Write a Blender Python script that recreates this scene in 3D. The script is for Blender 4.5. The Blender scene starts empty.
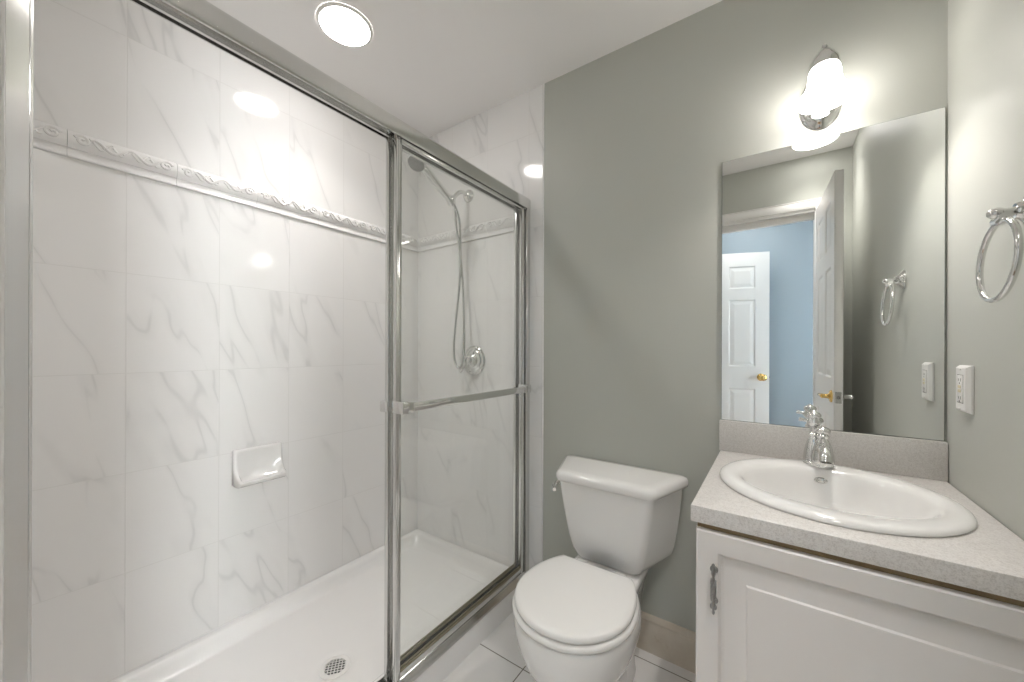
import bpy, bmesh, math, random
from mathutils import Vector, Matrix
random.seed(4)
PI = math.pi
sc = bpy.context.scene
COL = sc.collection

# ------------------------------------------------------------------ camera, world, exposure
CAM_H = 1.19
cam = bpy.data.objects.new('camera', bpy.data.cameras.new('camera'))
COL.objects.link(cam)
yaw, roll = math.radians(35.12), math.radians(-0.19)
cam.matrix_world = (Matrix.Translation((0, 0, CAM_H)) @ Matrix.Rotation(yaw, 4, 'Z') @
                    Matrix.Rotation(PI/2, 4, 'X') @ Matrix.Rotation(-roll, 4, 'Z'))
cam.data.sensor_width = 36.0
cam.data.lens = 36.0 * 374.2 / 1024
cam.data.shift_y = 8.0 / 1024
cam.data.clip_start = 0.005
sc.camera = cam

L_SHOWER, L_BATH, L_SCONCE, L_BULB, L_HALL_FILL, L_DAY_FILL = 2.4, 2.3, 13.5, 700.0, 16.0, 38.0   # the first two: lamp watts; hall and day: added fill from the hall

w = bpy.data.worlds.new('world'); sc.world = w; w.use_nodes = True
w.node_tree.nodes['Background'].inputs[0].default_value = (0.94, 0.97, 1.0, 1)
w.node_tree.nodes['Background'].inputs[1].default_value = L_DAY_FILL  # sky brightness, let in by the added hall window

sc.view_settings.view_transform = 'Standard'
sc.view_settings.look = 'None'
sc.view_settings.gamma = 1.0
sc.view_settings.use_curve_mapping = False
sc.view_settings.exposure = 0.40
sc.cycles.max_bounces = 16
sc.cycles.diffuse_bounces = 8
sc.cycles.glossy_bounces = 8
sc.cycles.transparent_max_bounces = 16
sc.cycles.caustics_reflective = True
sc.cycles.sample_clamp_indirect = 6.0


# room dimensions (metres; the camera stands in the doorway at x=0, y=0)
D = 1.527        # back wall
XR = 0.385       # right wall
XL = -1.77       # tiled left wall of the shower
YN = 0.020       # near end wall of the shower
YD = -0.030      # wall with the doorway
HC = 2.44        # ceiling
XT = -0.892      # edge of the wall tile
YH = -0.98       # far wall of the hall

# ------------------------------------------------------------------ materials
def new_mat(name):
    m = bpy.data.materials.new(name); m.use_nodes = True
    return m, m.node_tree.nodes, m.node_tree.links, m.node_tree.nodes['Principled BSDF']

class NT:
    """short-hand for node maths"""
    def __init__(s, m): s.n = m.node_tree.nodes; s.l = m.node_tree.links
    def put(s, sock, v):
        if isinstance(v, (int, float)): sock.default_value = v
        elif isinstance(v, tuple): sock.default_value = v
        else: s.l.new(v, sock)
    def m(s, op, a, b=0.0, c=0.0):
        k = s.n.new('ShaderNodeMath'); k.operation = op
        s.put(k.inputs[0], a); s.put(k.inputs[1], b); s.put(k.inputs[2], c)
        return k.outputs[0]
    def noise(s, vec, scale, detail=3.0, rough=0.5, dist=0.0):
        k = s.n.new('ShaderNodeTexNoise'); s.l.new(vec, k.inputs['Vector'])
        k.inputs['Scale'].default_value = scale; k.inputs['Detail'].default_value = detail
        k.inputs['Roughness'].default_value = rough; k.inputs['Distortion'].default_value = dist
        return k.outputs[0]
    def ramp(s, f, a, b, lo=0.0, hi=1.0):
        k = s.n.new('ShaderNodeMapRange'); k.interpolation_type = 'SMOOTHSTEP'
        s.put(k.inputs[0], f); s.put(k.inputs[1], a); s.put(k.inputs[2], b); s.put(k.inputs[3], lo); s.put(k.inputs[4], hi)
        return k.outputs[0]
    def mix(s, f, a, b):
        k = s.n.new('ShaderNodeMix'); k.data_type = 'RGBA'
        s.put(k.inputs[0], f); s.put(k.inputs[6], a); s.put(k.inputs[7], b)
        return k.outputs[2]
    def comb(s, x, y, z):
        k = s.n.new('ShaderNodeCombineXYZ'); s.put(k.inputs[0], x); s.put(k.inputs[1], y); s.put(k.inputs[2], z)
        return k.outputs[0]
    def bump(s, h, strength, dist, bsdf):
        k = s.n.new('ShaderNodeBump'); k.inputs['Strength'].default_value = strength
        k.inputs['Distance'].default_value = dist; s.l.new(h, k.inputs['Height'])
        s.l.new(k.outputs[0], bsdf.inputs['Normal'])
    def world(s):
        k = s.n.new('ShaderNodeTexCoord'); return k.outputs['Object']
    def sep(s, v):
        k = s.n.new('ShaderNodeSeparateXYZ'); s.l.new(v, k.inputs[0]); return k.outputs

def plain(name, col, rough=0.5, metal=0.0, spec=0.5, coat=0.0, vary=0.02, scale=14.0):
    m, n, l, b = new_mat(name); t = NT(m)
    f = t.noise(t.world(), scale, 3.0)
    lo = tuple(max(0, c*(1-vary)) for c in col) + (1,); hi = tuple(min(1, c*(1+vary)) for c in col) + (1,)
    l.new(t.mix(f, lo, hi), b.inputs['Base Color'])
    b.inputs['Roughness'].default_value = rough; b.inputs['Metallic'].default_value = metal
    b.inputs['Specular IOR Level'].default_value = spec; b.inputs['Coat Weight'].default_value = coat
    return m

def paint(name, col, rough=0.5, spec=0.35):
    m, n, l, b = new_mat(name); t = NT(m)
    wv = t.world()
    f = t.noise(wv, 3.0, 3.0)
    l.new(t.mix(f, tuple(c*0.985 for c in col)+(1,), tuple(c*1.015 for c in col)+(1,)), b.inputs['Base Color'])
    b.inputs['Roughness'].default_value = rough; b.inputs['Specular IOR Level'].default_value = spec
    t.bump(t.noise(wv, 260.0, 2.0), 0.06, 0.002, b)
    return m

def marble(name, axis, u0, du, z0, dz, z1=None, zsplit=99.0, grout=0.0016):
    """glazed white tile with grey veins; every tile has its own veins. axis: which coordinate runs along the wall"""
    m, n, l, b = new_mat(name); t = NT(m)
    o = t.sep(t.world()); u, z = o[axis], o[2]
    tu = t.m('DIVIDE', t.m('SUBTRACT', u, u0), du)
    up = t.m('GREATER_THAN', z, zsplit)
    zo = t.m('ADD', z0, t.m('MULTIPLY', up, (z1 if z1 is not None else z0) - z0))
    dzz = t.m('ADD', dz, t.m('MULTIPLY', up, 0.370-dz))
    tz = t.m('DIVIDE', t.m('SUBTRACT', z, zo), dzz)
    iu, iz = t.m('FLOOR', tu), t.m('ADD', t.m('FLOOR', tz), t.m('MULTIPLY', up, 17.0))
    def edge(v, d):
        f = t.m('FRACT', v); return t.m('MULTIPLY', t.m('MINIMUM', f, t.m('SUBTRACT', 1.0, f)), d)
    e = t.m('MINIMUM', edge(tu, du), edge(tz, dz))
    g = t.ramp(e, grout*0.45, grout*1.1, 1.0, 0.0)                       # 1 in the joint
    wn = n.new('ShaderNodeTexWhiteNoise'); wn.noise_dimensions = '2D'
    l.new(t.comb(iu, iz, 0.0), wn.inputs['Vector'])
    r = t.m('MULTIPLY', wn.outputs['Value'], 40.0)
    # slanting veins: the zero line of a stretched noise
    sh = t.m('ADD', u, t.m('MULTIPLY', z, 0.30))
    vec = t.comb(t.m('ADD', sh, r), t.m('ADD', t.m('MULTIPLY', z, 0.26), r), r)
    a = t.noise(vec, 3.4, 3.2, 0.5, 0.2)
    v1 = t.ramp(t.m('ABSOLUTE', t.m('SUBTRACT', a, 0.5)), 0.0, 0.010, 1.0, 0.0)
    haze = t.ramp(t.m('ABSOLUTE', t.m('SUBTRACT', a, 0.5)), 0.0, 0.045, 1.0, 0.0)
    vec2 = t.comb(t.m('ADD', sh, t.m('MULTIPLY', r, 1.7)), z, r)
    mask = t.ramp(t.noise(vec2, 4.0, 2.0), 0.36, 0.54)
    vein = t.m('MULTIPLY', t.m('ADD', t.m('MULTIPLY', v1, 0.15), t.m('MULTIPLY', haze, 0.075)), mask)
    cl = t.noise(vec, 1.8, 2.0)
    base = t.mix(cl, (0.845, 0.835, 0.825, 1), (0.88, 0.87, 0.86, 1))
    c = t.mix(vein, base, (0.33, 0.335, 0.33, 1))
    c = t.mix(g, c, (0.75, 0.74, 0.725, 1))
    l.new(c, b.inputs['Base Color'])
    l.new(t.m('ADD', 0.085, t.m('MULTIPLY', g, 0.5)), b.inputs['Roughness'])
    b.inputs['Specular IOR Level'].default_value = 0.5
    t.bump(t.m('SUBTRACT', 1.0, g), 0.35, 0.0012, b)
    return m

def floor_tile(name):
    m, n, l, b = new_mat(name); t = NT(m)
    wv = t.world(); o = t.sep(wv)
    s = 0.305
    def edge(v, off):
        f = t.m('FRACT', t.m('DIVIDE', t.m('SUBTRACT', v, off), s)); return t.m('MULTIPLY', t.m('MINIMUM', f, t.m('SUBTRACT', 1.0, f)), s)
    g = t.ramp(t.m('MINIMUM', edge(o[0], -0.763), edge(o[1], 1.163)), 0.0012, 0.0028, 1.0, 0.0)
    f = t.noise(wv, 6.0, 4.0)
    c = t.mix(f, (0.83, 0.815, 0.80, 1), (0.88, 0.87, 0.86, 1))
    l.new(t.mix(g, c, (0.20, 0.18, 0.155, 1)), b.inputs['Base Color'])
    l.new(t.m('ADD', 0.16, t.m('MULTIPLY', g, 0.6)), b.inputs['Roughness'])
    t.bump(t.m('SUBTRACT', 1.0, g), 0.4, 0.0015, b)
    return m

def laminate(name):
    m, n, l, b = new_mat(name); t = NT(m)
    wv = t.world()
    sp = t.ramp(t.noise(wv, 420.0, 2.0), 0.42, 0.66)
    sp2 = t.ramp(t.noise(wv, 150.0, 2.0), 0.40, 0.62)
    c = t.mix(sp, (0.66, 0.635, 0.61, 1), (0.54, 0.515, 0.49, 1))
    l.new(t.mix(t.m('MULTIPLY', sp2, 0.35), c, (0.76, 0.745, 0.725, 1)), b.inputs['Base Color'])
    b.inputs['Roughness'].default_value = 0.38
    return m

def old_trim(name):
    m, n, l, b = new_mat(name); t = NT(m)
    wv = t.world()
    f = t.ramp(t.noise(wv, 7.0, 5.0, 0.6), 0.30, 0.75)
    f2 = t.ramp(t.noise(wv, 19.0, 5.0, 0.7), 0.60, 0.72)
    c = t.mix(f, (0.60, 0.53, 0.44, 1), (0.70, 0.64, 0.55, 1))
    l.new(t.mix(t.m('MULTIPLY', f2, 0.45), c, (0.38, 0.28, 0.17, 1)), b.inputs['Base Color'])
    b.inputs['Roughness'].default_value = 0.45
    return m

def wood_floor(name):
    m, n, l, b = new_mat(name); t = NT(m)
    o = t.sep(t.world())
    v = t.comb(t.m('MULTIPLY', o[0], 1.5), t.m('MULTIPLY', o[1], 14.0), 0.0)
    f = t.noise(v, 3.0, 5.0)
    l.new(t.mix(f, (0.30, 0.17, 0.08, 1), (0.46, 0.29, 0.15, 1)), b.inputs['Base Color'])
    b.inputs['Roughness'].default_value = 0.35
    return m

def clear_glass(name, tint=(0.990, 0.995, 0.991, 1)):
    m, n, l, b = new_mat(name)
    n.remove(b); out = n['Material Output']
    tr = n.new('ShaderNodeBsdfTransparent'); tr.inputs[0].default_value = tint
    gl = n.new('ShaderNodeBsdfGlossy'); gl.inputs['Roughness'].default_value = 0.012
    t = NT(m); ge = n.new('ShaderNodeNewGeometry'); dt = n.new('ShaderNodeVectorMath'); dt.operation = 'DOT_PRODUCT'
    l.new(ge.outputs['Incoming'], dt.inputs[0]); l.new(ge.outputs['Normal'], dt.inputs[1])
    fr = t.m('ADD', 0.043, t.m('MULTIPLY', 0.957, t.m('POWER', t.m('SUBTRACT', 1.0, t.m('ABSOLUTE', dt.outputs['Value'])), 5.0)))
    mx = n.new('ShaderNodeMixShader')
    l.new(fr, mx.inputs[0]); l.new(tr.outputs[0], mx.inputs[1]); l.new(gl.outputs[0], mx.inputs[2])
    l.new(mx.outputs[0], out.inputs[0])
    return m

def glow(name, col, strength):
    m, n, l, b = new_mat(name); t = NT(m)
    f = t.noise(t.world(), 8.0, 2.0)
    l.new(t.mix(f, tuple(c*0.99 for c in col)+(1,), tuple(col)+(1,)), b.inputs['Emission Color'])
    b.inputs['Base Color'].default_value = (0.9, 0.9, 0.9, 1)
    b.inputs['Emission Strength'].default_value = strength
    b.inputs['Roughness'].default_value = 0.3
    return m

M = {}
M['sage'] = paint('sage_paint', (0.500, 0.508, 0.465), 0.42)
M['blue'] = paint('blue_paint', (0.335, 0.40, 0.45), 0.5)
M['ceiling'] = paint('ceiling_paint', (0.86, 0.845, 0.835), 0.6, 0.3)
M['tile_y'] = marble('marble_tile_side', 1, 0.28, 0.2552, 0.105, 0.3334, 1.856, 1.80)
M['tile_x'] = marble('marble_tile_end', 0, -0.977, 0.2552, 0.105, 0.3334, 1.856, 1.80)
M['relief'] = plain('glazed_relief_tile', (0.85, 0.84, 0.83), 0.12, vary=0.015, scale=30)
M['floor'] = floor_tile('floor_tile')
M['wood'] = wood_floor('hall_floor_wood')
M['old_trim'] = old_trim('worn_trim_paint')
M['door'] = plain('white_door_paint', (0.80, 0.785, 0.765), 0.32, vary=0.01)
M['hall_door'] = plain('hall_door_paint', (0.80, 0.80, 0.795), 0.35, vary=0.01)
M['cabinet'] = plain('cabinet_thermofoil', (0.76, 0.735, 0.715), 0.33, vary=0.01)
M['brown'] = plain('particle_board', (0.24, 0.17, 0.09), 0.8, vary=0.2, scale=90)
M['laminate'] = laminate('counter_laminate')
M['china'] = plain('white_china', (0.83, 0.82, 0.805), 0.09, spec=0.55, coat=0.3, vary=0.005)
M['seat'] = plain('white_seat_plastic', (0.82, 0.81, 0.79), 0.16, vary=0.005)
M['acrylic'] = plain('white_acrylic', (0.87, 0.86, 0.85), 0.2, vary=0.008)
M['plastic'] = plain('white_plastic', (0.84, 0.83, 0.81), 0.3, vary=0.005)
M['chrome'] = plain('chrome', (0.78, 0.78, 0.77), 0.07, 1.0, vary=0.01)
M['satin'] = plain('polished_aluminium', (0.72, 0.72, 0.71), 0.13, 1.0, vary=0.02)
M['pewter'] = plain('antique_pewter', (0.34, 0.335, 0.33), 0.28, 1.0, vary=0.25, scale=120)
M['brass'] = plain('polished_brass', (0.86, 0.60, 0.22), 0.12, 1.0, vary=0.02)
M['dark'] = plain('dark_void', (0.02, 0.02, 0.02), 0.7)
M['seal'] = plain('dark_vinyl_seal', (0.24, 0.21, 0.14), 0.5)
M['slot'] = plain('dark_slot', (0.16, 0.15, 0.14), 0.6)
M['almond'] = plain('almond_button', (0.78, 0.70, 0.50), 0.4)
M['glass'] = clear_glass('shower_glass')
M['mirror'] = plain('mirror_silver', (0.87, 0.885, 0.875), 0.0, 1.0, vary=0.002)
M['mirror_edge'] = plain('mirror_glass_edge', (0.16, 0.19, 0.17), 0.2, vary=0.05)
M['hose'] = plain('steel_hose', (0.60, 0.60, 0.59), 0.25, 1.0, vary=0.1, scale=300)
M['led_shower'] = glow('led_diffuser_shower', (1.0, 0.965, 0.935), 27.0)
M['led_bath'] = glow('led_diffuser_bath', (1.0, 0.965, 0.935), 7.0)
M['led_hall_fill'] = glow('led_diffuser_hall_fill', (1.0, 0.985, 0.96), L_HALL_FILL)  # glow of the added fill lamp in the hall
M['bulb'] = glow('frosted_bulb', (1.0, 0.955, 0.91), L_BULB)
M['shade'] = glow('opal_glass_shade', (1.0, 0.955, 0.91), L_SCONCE)

# ------------------------------------------------------------------ mesh helpers
class G:
    def __init__(s): s.bm = bmesh.new()
    def absorb(s, t):
        me = bpy.data.meshes.new('t'); t.to_mesh(me); t.free(); s.bm.from_mesh(me); bpy.data.meshes.remove(me); return s
    def box(s, x0, x1, y0, y1, z0, z1, bev=0.0, seg=2):
        t = bmesh.new(); bmesh.ops.create_cube(t, size=1.0)
        bmesh.ops.scale(t, vec=(abs(x1-x0), abs(y1-y0), abs(z1-z0)), verts=t.verts)
        bmesh.ops.translate(t, vec=((x0+x1)/2, (y0+y1)/2, (z0+z1)/2), verts=t.verts)
        if bev: bmesh.ops.bevel(t, geom=t.edges[:], offset=bev, segments=seg, affect='EDGES', profile=0.5)
        return s.absorb(t)
    def loft(s, rings, cap0=True, cap1=True, closed=True):
        """rings: lists of 3D points of equal count; each ring a closed loop unless closed is False"""
        t = bmesh.new()
        R = [[t.verts.new(p) for p in r] for r in rings]
        n = len(R[0])
        for a, b in zip(R, R[1:]):
            for i in range(n if closed else n-1):
                j = (i+1) % n
                try: t.faces.new((a[i], a[j], b[j], b[i]))
                except ValueError: pass
        if cap0: t.faces.new(R[0])
        if cap1: t.faces.new(R[-1])
        bmesh.ops.remove_doubles(t, verts=t.verts, dist=1e-6)
        bmesh.ops.recalc_face_normals(t, faces=t.faces)
        return s.absorb(t)
    def lathe(s, prof, o=(0, 0, 0), axis='Z', seg=32, sx=1.0, sy=1.0, cap=True, rot=None):
        """prof: (radius, height) pairs along the axis from the origin o"""
        A = {'Z': Matrix.Identity(3), 'Y': Matrix(((1, 0, 0), (0, 0, -1), (0, 1, 0))), '-Y': Matrix(((1, 0, 0), (0, 0, 1), (0, -1, 0))),
             'X': Matrix(((0, 0, 1), (0, 1, 0), (-1, 0, 0))), '-X': Matrix(((0, 0, -1), (0, 1, 0), (1, 0, 0)))}[axis] if isinstance(axis, str) else axis
        o = Vector(o)
        rings = [[o + A @ Vector((max(r, 1e-5)*sx*math.cos(2*PI*i/seg), max(r, 1e-5)*sy*math.sin(2*PI*i/seg), h)) for i in range(seg)] for r, h in prof]
        return s.loft(rings, cap, cap)
    def tube(s, pts, r, seg=12, closed=False, smooth=0, flat=1.0):
        P = [Vector(p) for p in pts]
        if smooth: P = catmull(P, smooth, closed)
        n = len(P); rr = (lambda i: r) if isinstance(r, (int, float)) else (lambda i: r[0] + (r[1]-r[0])*i/(n-1)) if len(r) == 2 else (lambda i: lerp_list(r, i/(n-1)))
        rings = []; N = None
        for i in range(n):
            a = P[(i-1) % n] if (closed or i > 0) else P[i]; b = P[(i+1) % n] if (closed or i < n-1) else P[i]
            T = (b-a).normalized()
            if N is None:
                N = T.cross(Vector((0, 0, 1)));
                if N.length < 0.05: N = T.cross(Vector((1, 0, 0)))
            N = (N - T*N.dot(T)).normalized(); B = T.cross(N)
            rings.append([P[i] + N*(rr(i)*math.cos(2*PI*k/seg)) + B*(rr(i)*flat*math.sin(2*PI*k/seg)) for k in range(seg)])
        if closed: rings.append(rings[0])
        return s.loft(rings, not closed, not closed)
    def prism(s, outline, axis, a, b, bev=0.0):
        """outline of 2D points extruded along axis from a to b ('X': (y,z), 'Y': (x,z), 'Z': (x,y))"""
        f = {'X': lambda p, h: (h, p[0], p[1]), 'Y': lambda p, h: (p[0], h, p[1]), 'Z': lambda p, h: (p[0], p[1], h)}[axis]
        t = bmesh.new()
        A = [t.verts.new(f(p, a)) for p in outline]; B = [t.verts.new(f(p, b)) for p in outline]
        n = len(A)
        for i in range(n): t.faces.new((A[i], A[(i+1) % n], B[(i+1) % n], B[i]))
        t.faces.new(A); t.faces.new(B)
        bmesh.ops.recalc_face_normals(t, faces=t.faces)
        if bev: bmesh.ops.bevel(t, geom=t.edges[:], offset=bev, segments=2, affect='EDGES', profile=0.5)
        return s.absorb(t)
    def ball(s, c, rx, ry=None, rz=None, u=16, v=10):
        t = bmesh.new(); bmesh.ops.create_uvsphere(t, u_segments=u, v_segments=v, radius=1.0)
        bmesh.ops.scale(t, vec=(rx, ry or rx, rz or rx), verts=t.verts); bmesh.ops.translate(t, vec=c, verts=t.verts)
        return s.absorb(t)
    def move(s, mat):
        bmesh.ops.transform(s.bm, matrix=mat, verts=s.bm.verts); return s

def lerp_list(r, f):
    x = f*(len(r)-1); i = min(int(x), len(r)-2); return r[i] + (r[i+1]-r[i])*(x-i)

def catmull(P, k, closed=False):
    out = []; n = len(P)
    for i in range(n if closed else n-1):
        p1, p2 = P[i], P[(i+1) % n]
        p0 = P[i-1] if (closed or i > 0) else p1*2-p2
        p3 = P[(i+2) % n] if (closed or i < n-2) else p2*2-p1
        for j in range(k):
            t = j/k
            out.append(0.5*((2*p1) + (p2-p0)*t + (2*p0-5*p1+4*p2-p3)*t*t + (3*p1-p0-3*p2+p3)*t*t*t))
    if not closed: out.append(P[-1])
    return out

def rpoly(corners, n=5):
    """corners (x, y, radius) counter-clockwise -> rounded outline, n+1 points per corner"""
    out = []; m = len(corners)
    for i in range(m):
        p = Vector(corners[i][:2]); r = corners[i][2]
        a = (Vector(corners[i-1][:2])-p).normalized(); b = (Vector(corners[(i+1) % m][:2])-p).normalized()
        ang = a.angle(b); d = r/math.tan(ang/2)
        c = p + (a+b).normalized()*(r/math.sin(ang/2))
        s, e = p+a*d-c, p+b*d-c
        a0 = math.atan2(s.y, s.x); a1 = math.atan2(e.y, e.x)
        while a1 < a0-1e-9: a1 += 2*PI
        if a1-a0 > PI: a1 -= 2*PI
        for k in range(n+1):
            t = a0+(a1-a0)*k/n; out.append((c.x+r*math.cos(t), c.y+r*math.sin(t)))
    return out

def obj(name, g, mat, parent=None, smooth=True, angle=40, local=False):
    me = bpy.data.meshes.new(name)
    bm = g.bm
    if parent is not None and not local:
        bmesh.ops.translate(bm, vec=-Vector(parent_origin(parent)), verts=bm.verts)
    bm.to_mesh(me); bm.free()
    me.materials.append(M[mat] if isinstance(mat, str) else mat)
    if smooth:
        for p in me.polygons: p.use_smooth = True
        try: me.set_sharp_from_angle(angle=math.radians(angle))
        except Exception: pass
    o = bpy.data.objects.new(name, me); COL.objects.link(o)
    if parent is not None: o.parent = parent
    return o

def parent_origin(p):
    v = Vector((0, 0, 0))
    while p is not None:
        v += p.location; p = p.parent
    return v

def thing(name, label, cat, loc, group=None, kind=None):
    o = bpy.data.objects.new(name, None); COL.objects.link(o); o.location = loc; o.empty_display_size = 0.1
    o['label'] = label; o['category'] = cat
    if group: o['group'] = group
    if kind: o['kind'] = kind
    return o

def struct(name, g, mat, smooth=False, label=None, cat=None):
    o = obj(name, g, mat, None, smooth); o['kind'] = 'structure'
    if label: o['label'] = label
    if cat: o['category'] = cat
    return o

# ------------------------------------------------------------------ the room
XH0, XH1 = -1.5, 1.3
struct('floor', G().box(XL-0.1, XR+0.1, YD-0.06, D+0.1, -0.1, 0.0), 'floor', label='white square floor tile with dark grout', cat='floor')
struct('floor_hall', G().box(XH0, XH1, YH-0.1, YD-0.06, -0.1, 0.0), 'wood', label='brown wood floor of the hall beyond the doorway', cat='floor')
struct('ceiling', G().box(XH0-0.4, XH1+0.1, YH-0.1, D+0.1, HC, HC+0.1), 'ceiling', label='flat off-white ceiling', cat='ceiling')
struct('wall_back', G().box(XT, XR+0.1, D, D+0.1, 0, HC), 'sage', label='sage grey painted wall behind the toilet and mirror', cat='wall')
struct('wall_right', G().box(XR, XR+0.1, YD-0.11, D, 0, HC), 'sage', label='sage grey wall with the towel ring and outlet', cat='wall')
struct('wall_left', G().box(XL-0.1, XL, YN-0.15, D+0.1, 0, HC), 'tile_y', label='white marble tiled long wall of the shower', cat='wall')
g = G().box(XL, XT, D-0.001, D+0.1, 0, HC)
g.tube([(XT-0.004, D-0.001, 0), (XT-0.004, D-0.001, HC)], 0.005, 10)
struct('wall_back_shower', g, 'tile_x', label='white marble tiled end wall with the shower head', cat='wall')
g = G().box(XL, XT, YN-0.15, YN, 0, HC, 0.003)
struct('wall_near_shower', g, 'tile_x', label='white marble tiled shower end wall beside the doorway', cat='wall')
# wall with the doorway
DX0, DX1, DZ = -0.49, 0.209, 2.098
g = G().box(XT, DX0, YD-0.11, YD, 0, HC); g.box(DX1, XR, YD-0.11, YD, 0, HC); g.box(DX0, DX1, YD-0.11, YD, DZ, HC)
struct('wall_front', g, 'sage', label='sage grey wall around the doorway', cat='wall')
# hall
struct('wall_hall', G().box(XH0, XH1, YH-0.1, YH, 0, HC), 'blue', label='blue hall wall seen through the doorway', cat='wall')
struct('wall_hall_left', G().box(XH0-0.1, XH0, YH-0.1, YD-0.11, 0, HC), 'blue')
g = G().box(XH1, XH1+0.1, YH-0.1, -0.88, 0, HC); g.box(XH1, XH1+0.1, -0.26, YD-0.11, 0, HC); g.box(XH1, XH1+0.1, -0.88, -0.26, 0, 0.55); g.box(XH1, XH1+0.1, -0.88, -0.26, 2.0, HC)  # right hall wall, opened for the added window
struct('wall_hall_right', g, 'blue')
g = G()
for z in (0.55, 1.255, 1.96): g.box(XH1+0.03, XH1+0.07, -0.88, -0.26, z, z+0.04, 0.003)
for y in (-0.88, -0.30): g.box(XH1+0.03, XH1+0.07, y, y+0.04, 0.59, 1.96, 0.003)
wn = struct('window_added_1', g, 'door', True, 'added white sash window at the unseen end of the hall, for daylight fill', 'window')  # added window, out of view, brings daylight into the hall
obj('glass_pane', G().box(XH1+0.048, XH1+0.052, -0.85, -0.29, 0.58, 1.97), 'glass', wn, False)
g = G().box(XH0, XT, YN-0.16, YN-0.15, 0, HC); g.box(XR+0.1, XH1, YD-0.11, YD-0.10, 0, HC)
struct('wall_hall_near', g, 'blue')
# door jamb, stop and casing
g = G()
for x0, x1 in ((DX0, DX0+0.018), (DX1-0.004, DX1)): g.box(x0, x1, YD-0.112, YD+0.002, 0, DZ)
g.box(DX0, DX1, YD-0.112, YD+0.002, DZ-0.02, DZ)
g.box(DX0+0.018, DX1, YD-0.075, YD-0.04, DZ-0.056, DZ-0.02, 0.002)
def casing(g, y0, s):
    for a, b, t in ((0.0, 0.057, 0.012), (0.008, 0.050, 0.0135), (0.050, 0.057, 0.016)):
        ya, yb = sorted((y0, y0+s*t))
        g.box(DX0-b, DX0-a, ya, yb, 0, DZ+b, 0.002); g.box(DX1+a, DX1+b, ya, yb, 0, DZ+b, 0.002); g.box(DX0-a, DX1+a, ya, yb, DZ+a, DZ+b, 0.002)
casing(g, YD, 1); casing(g, YD-0.11, -1)
struct('trim_door_casing', g, 'door', True, 'white moulded casing around the doorway', 'door casing')
# skirting
def skirting(g, pts_axis, a, b, wall, s):
    prof = [(0, 0), (s*0.014, 0), (s*0.014, 0.105), (s*0.011, 0.112), (s*0.011, 0.120), (s*0.013, 0.124), (s*0.010, 0.136), (s*0.004, 0.143), (0, 0.143)]
    if pts_axis == 'X': g.prism([(wall+p, z) for p, z in prof], 'X', a, b)
    else: g.prism([(wall+p, z) for p, z in prof], 'Y', a, b)
struct('baseboard_back', (lambda g: (skirting(g, 'X', XT+0.001, -0.15, D, -1), g)[1])(G()), 'old_trim', True, 'worn beige moulded baseboard behind the toilet', 'baseboard')
struct('baseboard_right', (lambda g: (skirting(g, 'Y', 0.06, 0.94, XR, -1), g)[1])(G()), 'old_trim', True)

# relief border tiles
def border(axis, wall, s, a, b, off):
    """moulded border: profile swept along the wall plus an acanthus scroll on every piece"""
    prof = [(-0.002, 1.7725), (0.006, 1.7725), (0.0085, 1.775), (0.0085, 1.779), (0.006, 1.783), (0.004, 1.786), (0.004, 1.800),
            (0.008, 1.801), (0.012, 1.808), (0.015, 1.818), (0.016, 1.828), (0.015, 1.838), (0.012, 1.847), (0.007, 1.854), (-0.002, 1.856)]
    def P(u, d, z): return (wall+s*d, u, z) if axis == 1 else (u, wall+s*d, z)
    g = G(); u = off
    while u > a: u -= 0.2552
    def out(z):
        for (d0, z0), (d1, z1) in zip(prof, prof[1:]):
            if z0 <= z <= z1 and z1 > z0: return d0+(d1-d0)*(z-z0)/(z1-z0)
        return 0.01
    while u < b:
        u0, u1 = max(u+0.0005, a), min(u+0.2547, b)
        if u1-u0 > 0.01:
            g.loft([[P(u0, d, z) for d, z in prof], [P(u1, d, z) for d, z in prof]])
        def run(pts, r):
            q = [P(u+x, out(z)+0.001, z) for x, z in pts if a < u+x < b]
            if len(q) > 3: g.tube(q, r, 6, smooth=3)
        zc = 1.829
        for k, (c, m) in enumerate(((0.030, 1), (0.226, -1))):
            sp = [(c+m*(0.004+0.0135*t)*math.cos(2*PI*1.35*t+0.6), zc+(0.003+0.0135*t)*math.sin(2*PI*1.35*t+0.6)) for t in [i/11 for i in range(12)]]
            run(sp, 0.0044)
        run([(0.045+0.166*t, zc+0.013*math.sin(2*PI*2*t+0.8)) for t in [i/16 for i in range(17)]], 0.0046)
        for i in range(7):
            x = 0.062+0.022*i; up = 1 if i % 2 else -1
            run([(x-0.010, zc-up*0.006), (x-0.002, zc+up*0.004), (x+0.006, zc+up*0.013), (x+0.013, zc+up*0.012)], (0.0042, 0.0022))
        u += 0.2552
    return g
struct('trim_1', border(1, XL, 1, YN, D, 0.151), 'relief', True, 'white relief border tiles with leaf scrolls along the long shower wall', 'tile border')
struct('trim_2', border(0, D, -1, XL, XT-0.08, -0.977), 'relief', True, 'white relief border tiles with leaf scrolls behind the shower head', 'tile border')

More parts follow.
